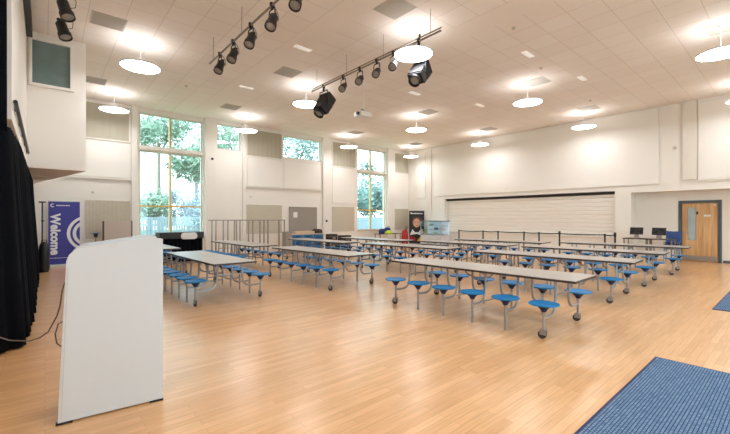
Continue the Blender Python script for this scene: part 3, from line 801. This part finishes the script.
# tray unit
o = thing('tray_storage_unit', (8.95, 14.6, 0), 'wide low storage unit full of blue trays below the grey pinboard', 'storage unit')
MB().box(-.84, -.8, -.23, .23, .05, .85).box(.8, .84, -.23, .23, .05, .85).box(-.8, .8, -.23, .23, .81, .85).box(-.8, .8, -.23, .23, .05, .09).box(-.8, .8, .2, .23, .09, .81).box(-.275, -.255, -.23, .2, .09, .81).box(.255, .275, -.23, .2, .09, .81).build('cabinet_body', M['board'], o)
for k in range(3):
    for j in range(5):
        x0 = -.79 + k * .533; z0 = .1 + j * .142
        t = MB().box(x0, x0 + .51, -.24, .19, z0, z0 + .12).build('tray', M['tray'], o, bevel=.008)
        MB().box(x0 + .18, x0 + .33, -.255, -.24, z0 + .045, z0 + .075).build('handle', M['hub'], t)
for sx in (-.75, .75): MB().box(sx - .04, sx + .04, -.2, .2, 0, .05).build('plinth', M['rubber'], o)
tag(MB().box(8.35, 9.35, 14.45, 14.75, .851, .96).build('cardboard_box', M['sill'], bevel=.006), 'long flat beige box on top of the blue tray unit', 'box')
g = MB().box(9.4, 9.75, 14.42, 14.78, .851, 1.0).box(9.45, 9.7, 14.46, 14.74, 1.0, 1.04); tag(g.build('storage_case', M['edge'], bevel=.01), 'small dark brown case on the right end of the blue tray unit', 'case')
tag(MB().box(7.84, 8.08, 14.35, 14.7, .0, .96).build('side_cupboard', M['pin'], bevel=.01), 'narrow dark grey cupboard at the left end of the tray unit', 'cupboard')

# dark equipment cases
for i, (x, y, wd, z0, z1, l) in enumerate(((10.45, 14.7, .46, 0, .38, 'lower left dark equipment case right of the tray unit'), (10.47, 14.7, .42, .381, .78, 'upper left dark equipment case right of the tray unit, standing on another'),
                                (11.2, 14.7, .6, 0, .36, 'lower right dark equipment case under the perforated board'), (11.25, 14.7, .55, .361, .7, 'upper right dark equipment case under the perforated board'))):
    o = thing('equipment_case', (x, y, z0), l, 'case', 'dark equipment cases by the window wall'); h = z1 - z0
    MB().box(-wd / 2, wd / 2, -.2, .2, 0, h).build('case_body', M['blackp'], o, bevel=.015)
    MB().box(-.08, .08, -.215, -.2, h * .4, h * .65).build('handle', M['gal'], o)
    MB().box(-wd / 2 - .003, wd / 2 + .003, -.204, .204, h * .72, h * .76).build('seam_strip', M['gal'], o)

# bag table at far window
o = thing('side_table', (14.4, 15.0, 0), 'narrow dark table holding bags in front of the far tall window', 'table')
MB().box(-.7, .95, -.25, .25, .66, .69).build('tabletop', M['edge'], o)
for sx in (-.65, .9):
    for sy in (-.2, .2): MB().box(sx - .02, sx + .02, sy - .02, sy + .02, 0, .66).build('leg', M['gal'], o)
def bag(x, y, z, sx, sy, sz, mt, label, name='sports_bag'):
    o = thing(name, (x, y, z), label, 'bag', None)
    b = MB(); N = 10
    b.M = Matrix.Diagonal((sx, sy, sz, 1))
    b.lathe([(.0, 0), (.42, 0), (.5, .15), (.5, .6), (.42, .85), (.25, .97), (0, 1)], n=16)
    q = b.build('bag_body', M[mt], o)
    MB().tube([(-.2 * sx, -.3 * sy, sz * .85), (-.1 * sx, -.35 * sy, sz * 1.2), (.1 * sx, -.35 * sy, sz * 1.2), (.2 * sx, -.3 * sy, sz * .85)], .012, 6).build('strap', M['black'], o)
bag(14.05, 15.0, .691, .36, .3, .26, 'bluebag', 'dark blue bag at the left on the narrow table before the far window')
bag(14.55, 15.08, .691, .46, .26, .34, 'bluebag', 'larger dark blue bag in the middle of the narrow table by the far window')
o = thing('folded_jacket', (14.42, 14.86, .691), 'bright lime yellow folded jacket on the narrow table by the far window', 'jacket')
MB().lathe([(.0, 0), (.2, 0), (.23, .04), (.19, .1), (.08, .13), (0, .13)], n=14).build('body_fold', M['lime'], o)
MB().lathe([(.0, .12), (.1, .12), (.12, .15), (.05, .18), (0, .18)], (.02, 0, 0), n=12).build('collar', M['lime'], o)
bag(15.35, 14.5, 0, .42, .34, .92, 'red', 'tall red and black bag on the floor left of the portrait banner', 'trolley_bag')

# portrait banner
o = thing('portrait_banner', (16.55, 14.68, 0), 'black upright banner with a printed portrait and yellow corner in the far corner', 'banner', rz=R(-45))
MB().box(-.44, .44, -.006, 0, .06, 1.97).build('banner_sheet', M['blackp'], o)
MB().box(-.46, .46, -.08, .08, 0, .06).build('base', M['alu'], o, bevel=.01)
MB().cyl((0, .03, .06), (0, .03, 1.97), .01, 8).build('support_pole', M['alu'], o)
def ell(cx, cz, rx, rz_, y0=-.0095, y1=-.0062, n=24): return [(cx + rx * math.cos(2 * PI * k / n), cz + rz_ * math.sin(2 * PI * k / n)) for k in range(n)]
MB().prism(ell(.02, 1.32, .3, .3), 'y', -.0085, -.0062).build('printed_hair', mat('printed brown hair', S(104, 66, 50), .6, noise=.1), o)
MB().prism(ell(0, 1.26, .2, .26), 'y', -.011, -.0086).build('printed_face', M['skin'], o)
MB().box(-.11, -.04, -.0125, -.0111, 1.28, 1.31).box(.05, .12, -.0125, -.0111, 1.28, 1.31).box(-.05, .06, -.0125, -.0111, 1.1, 1.12).build('printed_features', M['red'], o)
MB().prism([(-.4, .55), (-.25, .9), (-.1, .72), (.1, .72), (.28, .95), (.42, .7), (.2, .55), (0, .62)], 'y', -.0095, -.0062).build('printed_shirt', M['print'], o)
MB().prism([(.0, .2), (.43, .2), (.43, .62), (.25, .5)], 'y', -.0095, -.0062).build('printed_corner', M['yellow'], o)
MB().prism([(-.43, .2), (-.05, .2), (-.1, .42), (-.43, .5)], 'y', -.0095, -.0062).build('printed_corner', M['red'], o)
g = MB(); x = -.36
for wd, hh in ((.09, .1), (.07, .06), (.07, .06), (.04, .09), (.07, .06), (.08, .06), (.06, .06), (.07, .06)): g.box(x, x + wd, -.0095, -.0062, 1.78, 1.78 + hh); x += wd + .02
g.build('printed_title', M['print'], o)

# chilled display
o = thing('chilled_display', (16.3, 13.15, 0), 'glass-fronted chilled display counter left of the roller shutter', 'display counter')
MB().box(-.35, .35, -.72, .72, .12, .62).build('base_cabinet', M['white'], o, bevel=.01)
MB().box(-.33, .33, -.7, .7, 0, .12).build('plinth', M['skirting'], o)
MB().box(.31, .35, -.72, .72, .62, 1.36).build('back_panel', M['foodglow'], o)
for zz in (.66, .9, 1.12): MB().box(-.25, .31, -.68, .68, zz, zz + .02).build('shelf', M['alu'], o)
MB().box(-.35, .35, -.74, .74, 1.36, 1.4).build('top_canopy', M['skirting'], o)
MB().box(-.35, -.34, -.69, .69, .62, 1.36).build('front_glass', M['glass'], o)
for sy in (-.72, .69): MB().box(-.35, -.31, sy, sy + .03, .62, 1.36).build('corner_post', M['alu'], o)
for i, (yy, zz, mt) in enumerate(((-.45, .921, 'paper'), (-.1, .921, 'tray'), (.3, .921, 'foodglow'), (-.3, 1.141, 'foodglow'), (.25, 1.141, 'paper'), (.0, .681, 'paper'))):
    b = MB().lathe([(.0, 0), (.09, 0), (.12, .1), (.11, .1), (.085, .015), (0, .015)], n=16).build('food_tub', M[mt]); b.location = (16.3, 13.15 + yy, zz)
    tag(b, 'small %s tub on the %s of the chilled display, %s' % ({'paper': 'white', 'tray': 'blue', 'foodglow': 'pale'}[mt], {.921: 'middle shelf', 1.141: 'top shelf', .681: 'bottom shelf'}[zz], 'nearer the shutter' if yy < 0 else 'nearer the portrait banner' if yy > 0 else 'in the middle'), 'tub', 'tubs in the chilled display')

# belt barrier
BP = [(10.99, 'belt barrier post nearest the chilled display'), (9.66, 'second belt barrier post from the chilled display'), (8.9, 'third belt barrier post from the chilled display'), (7.7, 'fourth belt barrier post from the chilled display'),
      (7.06, 'middle belt barrier post, fourth from the tills end'), (6.25, 'belt barrier post third from the tills desk'), (4.67, 'thick belt barrier post second from the tills desk'), (4.35, 'belt barrier post nearest the tills desk')]
for i, (y, l) in enumerate(BP):
    o = thing('barrier_post', (15.5, y, 0), l, 'barrier post', 'black belt barrier posts in front of the shutter')
    MB().lathe([(.0, 0), (.17, 0), (.17, .02), (.05, .045), (0, .045)], n=18).build('base', M['blackp'], o)
    MB().cyl((0, 0, .03), (0, 0, .9), .03, 10).build('pole', M['blackp'], o)
    MB().cyl((0, 0, .88), (0, 0, .97 + (.06 if y in (6.25, 4.35) else 0)), .042, 12).build('belt_head', M['blackp'], o)
    if i < len(BP) - 1:
        L = BP[i + 1][0] - y
        b = MB()
        N = 10; vs = []; fs = []
        for k in range(N + 1):
            t = k / N; zz = .93 - .015 * math.sin(PI * t)
            for dx in (-.002, .002):
                for dz in (-.024, .024): vs.append((dx, L * t - .04 * (1 if t == 0 else 0) + .04 * (1 if t == 1 else 0), zz + dz))
        for k in range(N):
            a = 4 * k; fs += [(a, a + 1, a + 5, a + 4), (a + 2, a + 6, a + 7, a + 3), (a + 1, a + 3, a + 7, a + 5), (a, a + 4, a + 6, a + 2)]
        b.add(vs, fs).build('belt', M['black'], o)

# tills desk in the recess
o = thing('desk', (16.35, 3.55, 0), 'slim dark-topped desk holding two screens in the wall recess', 'desk')
MB().box(-.3, .3, -.72, .72, .79, .82).build('desktop', M['edge'], o)
for sy in (-.68, -.02, .02, .68):
    for sx in (-.26, .26): MB().box(sx - .018, sx + .018, sy - .018, sy + .018, 0, .79).build('leg', M['gal'], o)
for y, l in ((3.9, 'black till screen on the desk, the one nearer the shutter'), (3.25, 'black till screen on the desk, the one nearer the wooden door')):
    o = thing('till_screen', (16.3, y, .821), l, 'screen', 'black till screens on the desk in the recess')
    b = MB(); b.M = Matrix.Translation((0, 0, .26)) @ Matrix.Rotation(R(14), 4, 'Y')
    b.box(-.02, .02, -.2, .2, -.13, .13).build('screen_housing', M['blackp'], o, bevel=.008)
    b = MB(); b.M = Matrix.Translation((0, 0, .26)) @ Matrix.Rotation(R(14), 4, 'Y')
    b.box(-.024, -.0205, -.17, .17, -.1, .1).build('display', M['screenglass'], o)
    MB().prism([(-.1, 0), (.1, 0), (.05, .16), (.0, .16)], 'y', -.06, .06).build('stand', M['gal'], o)
# stack of blue chairs
def chair():
    o = thing('stacking_chair', (16.75, 2.92, 0), 'x', 'chair', 'stacked navy chairs beside the wooden door')
    sv = []; fs = []
    prof = [(-.22, .44), (-.2, .455), (0, .44), (.16, .44), (.2, .47), (.22, .6), (.25, .84)]
    for (a, z_) in prof:
        for k in range(7):
            yy = -.22 + .44 * k / 6; sv.append((a, yy, z_ + .02 * abs(yy / .22) ** 2))
    for i in range(len(prof) - 1):
        for k in range(6): fs.append((i * 7 + k, i * 7 + k + 1, (i + 1) * 7 + k + 1, (i + 1) * 7 + k))
    s_ = MB().add(sv, fs).build('seat_shell', M['navy'], o); sd = s_.modifiers.new('thickness', 'SOLIDIFY'); sd.thickness = .012
    for sx in (-1, 1):
        for sy in (-1, 1): MB().cyl((sx * .2, sy * .22, 0), (sx * .15, sy * .17, .44), .012, 8).build('leg', M['chrome'], o)
    return o
c0 = chair(); c0.location = (16.95, 3.0, 0); c0['label'] = 'bottom navy plastic chair of the stack beside the wooden door'
for k, l in ((1, 'second lowest navy plastic chair in the stack beside the wooden door'), (2, 'third navy plastic chair in the stack beside the wooden door'), (3, 'topmost navy plastic chair in the stack beside the wooden door')):
    c = copy_tree(c0); c.location = (16.95 - .0 * k, 3.0, .075 * k); c['label'] = l

# ---------------------------------------------------------------- rugs
def rug(x0, x1, y0, y1, label):
    o = thing('entrance_mat', ((x0 + x1) / 2, (y0 + y1) / 2, 0), label, 'mat', 'blue ribbed entrance mats')
    a, b_ = (x1 - x0) / 2, (y1 - y0) / 2
    MB().box(-a + .02, a - .02, -b_ + .02, b_ - .02, .0005, .012).build('pile', M['rug'], o)
    MB().box(-a, a, -b_, -b_ + .02, 0, .01).box(-a, a, b_ - .02, b_, 0, .01).box(-a, -a + .02, -b_ + .02, b_ - .02, 0, .01).box(a - .02, a, -b_ + .02, b_ - .02, 0, .01).build('rubber_edge', M['hub'], o)
    o.rotation_euler = (0, 0, 0)
rug(2.0, 5.16, -1.4, 1.06, 'large blue ribbed mat in the right foreground')
rug(8.6, 11.6, -1.4, .99, 'blue ribbed mat farther back, cut by the right edge')

# ---------------------------------------------------------------- outside
struct(MB().box(-12, 50, YW + .4, 60, -.3, -.15).build('ground_outside', M['grass']))
def tree(x, y, h, r, zc, mt, label, nleaf=1500, seed=1, size=.22):
    rd = random.Random(seed)
    o = thing('tree', (x, y, -.15), label, 'tree', 'trees outside the windows')
    t = MB().cyl((0, 0, 0), (0, 0, zc - r * .3), .16, 10, .1)
    bl = []
    for k in range(7):
        a = rd.uniform(0, 2 * PI); e = rd.uniform(.2, 1.0); ln = r * rd.uniform(.5, .85)
        p = Vector((math.cos(a) * math.cos(e) * ln, math.sin(a) * math.cos(e) * ln, zc - r * .45 + math.sin(e) * ln)); bl.append(p)
        t.cyl((0, 0, zc - r * .6), p, .06, 6, .02)
    t.build('trunk', M['bark'], o)
    vs = []; fs = []
    cl = [(Vector((0, 0, zc)), r * .6)] + [(p + Vector((0, 0, .1)), r * rd.uniform(.3, .5)) for p in bl]
    cl += [(Vector((rd.uniform(-.7, .7) * r, rd.uniform(-.5, .5) * r, zc + rd.uniform(-.6, .7) * r)), r * rd.uniform(.25, .4)) for _ in range(6)]
    for k in range(nleaf):
        c_, rr = rd.choice(cl)
        d = Vector((rd.gauss(0, 1), rd.gauss(0, 1), rd.gauss(0, 1))).normalized() * rr * rd.random() ** .4
        p = c_ + d
        u = Vector((rd.gauss(0, 1), rd.gauss(0, 1), rd.gauss(0, 1))).normalized(); w_ = u.orthogonal().normalized()
        s_ = size * rd.uniform(.6, 1.2); i = len(vs)
        vs += [p - u * s_, p + w_ * s_ * .5, p + u * s_, p - w_ * s_ * .5]; fs.append((i, i + 1, i + 2, i + 3))
    MB().add(vs, fs).build('crown', M[mt], o)
tree(7.1, 24.3, 8, 2.7, 5.4, 'leaf_a', 'pale green leafy tree seen at the right side of the large window', 4200, 1, .15)
tree(5.9, 28.5, 8, 2.6, 7.6, 'leaf_a', 'light tree crown seen through the top pane of the large window', 3800, 2, .14)
tree(4.3, 22.9, 4, 1.5, 2.3, 'leaf_a', 'low bushy pale green tree seen in the left half of the large window', 1800, 3, .12)
tree(6.1, 22.3, 3, 1.7, 2.1, 'leaf_c', 'low grey-blue bushy tree seen in the right half of the large window', 2200, 4, .12)
tree(9.3, 23.5, 8, 2.3, 6.6, 'leaf_a', 'green tree seen through the smaller single high window', 1600, 5, .16)
tree(13.6, 23.5, 8, 2.6, 6.8, 'leaf_b', 'teal green tree seen through the wide high window', 2200, 6, .16)
tree(18.8, 23.5, 8, 3.1, 3.9, 'leaf_b', 'dense teal green tree filling the left half of the far tall window', 6000, 8, .16)
tree(23.0, 24.2, 8, 3.1, 4.2, 'leaf_b', 'dense teal green tree filling the right half of the far tall window', 6000, 9, .16)
def fence(x0, x1, y, label):
    o = thing('fence', ((x0 + x1) / 2, y, -.15), label, 'fence')
    g = MB(); a = (x1 - x0) / 2; k = -a
    while k < a: g.box(k, k + .1, -.015, .015, .1, 1.75); k += .125
    g.build('pales', M['fence'], o)
    MB().box(-a, a, .015, .05, .3, .4).box(-a, a, .015, .05, 1.3, 1.4).build('rails', M['fence'], o)
    k = -a
    while k <= a: MB().box(k - .05, k + .05, .05, .15, 0, 1.8).build('post', M['fence'], o); k += 2 * a / 3 - .0001
fence(2.5, 8.5, 21.0, 'pale blue-grey fence seen at the bottom of the large window')
fence(16.0, 23.0, 21.0, 'pale blue-grey fence seen at the bottom of the far tall window')

# ---------------------------------------------------------------- world, camera, view
wd = bpy.data.worlds.new('World'); scene.world = wd; wd.use_nodes = True
nt = wd.node_tree; bg = nt.nodes['Background']
bg.inputs['Color'].default_value = (.86, .94, 1, 1); bg.inputs['Strength'].default_value = 3.4

cam = bpy.data.cameras.new('camera'); co = bpy.data.objects.new('camera', cam); col.objects.link(co)
cam.sensor_width = 36; cam.lens = 36 * 374 / 730; cam.clip_start = .05
cam.shift_y = 1.0 / 730
yaw = math.atan2(.7597472716759529, .6502184888027607)
co.location = (0, 0, 1.55); co.rotation_euler = (R(90), 0, yaw - R(90))
scene.camera = co
scene.view_settings.view_transform = 'Standard'; scene.view_settings.look = 'None'
scene.view_settings.gamma = 1; scene.view_settings.use_curve_mapping = False
scene.view_settings.exposure = .6
scene.cycles.use_denoising = True
scene.cycles.max_bounces = 8; scene.cycles.diffuse_bounces = 5
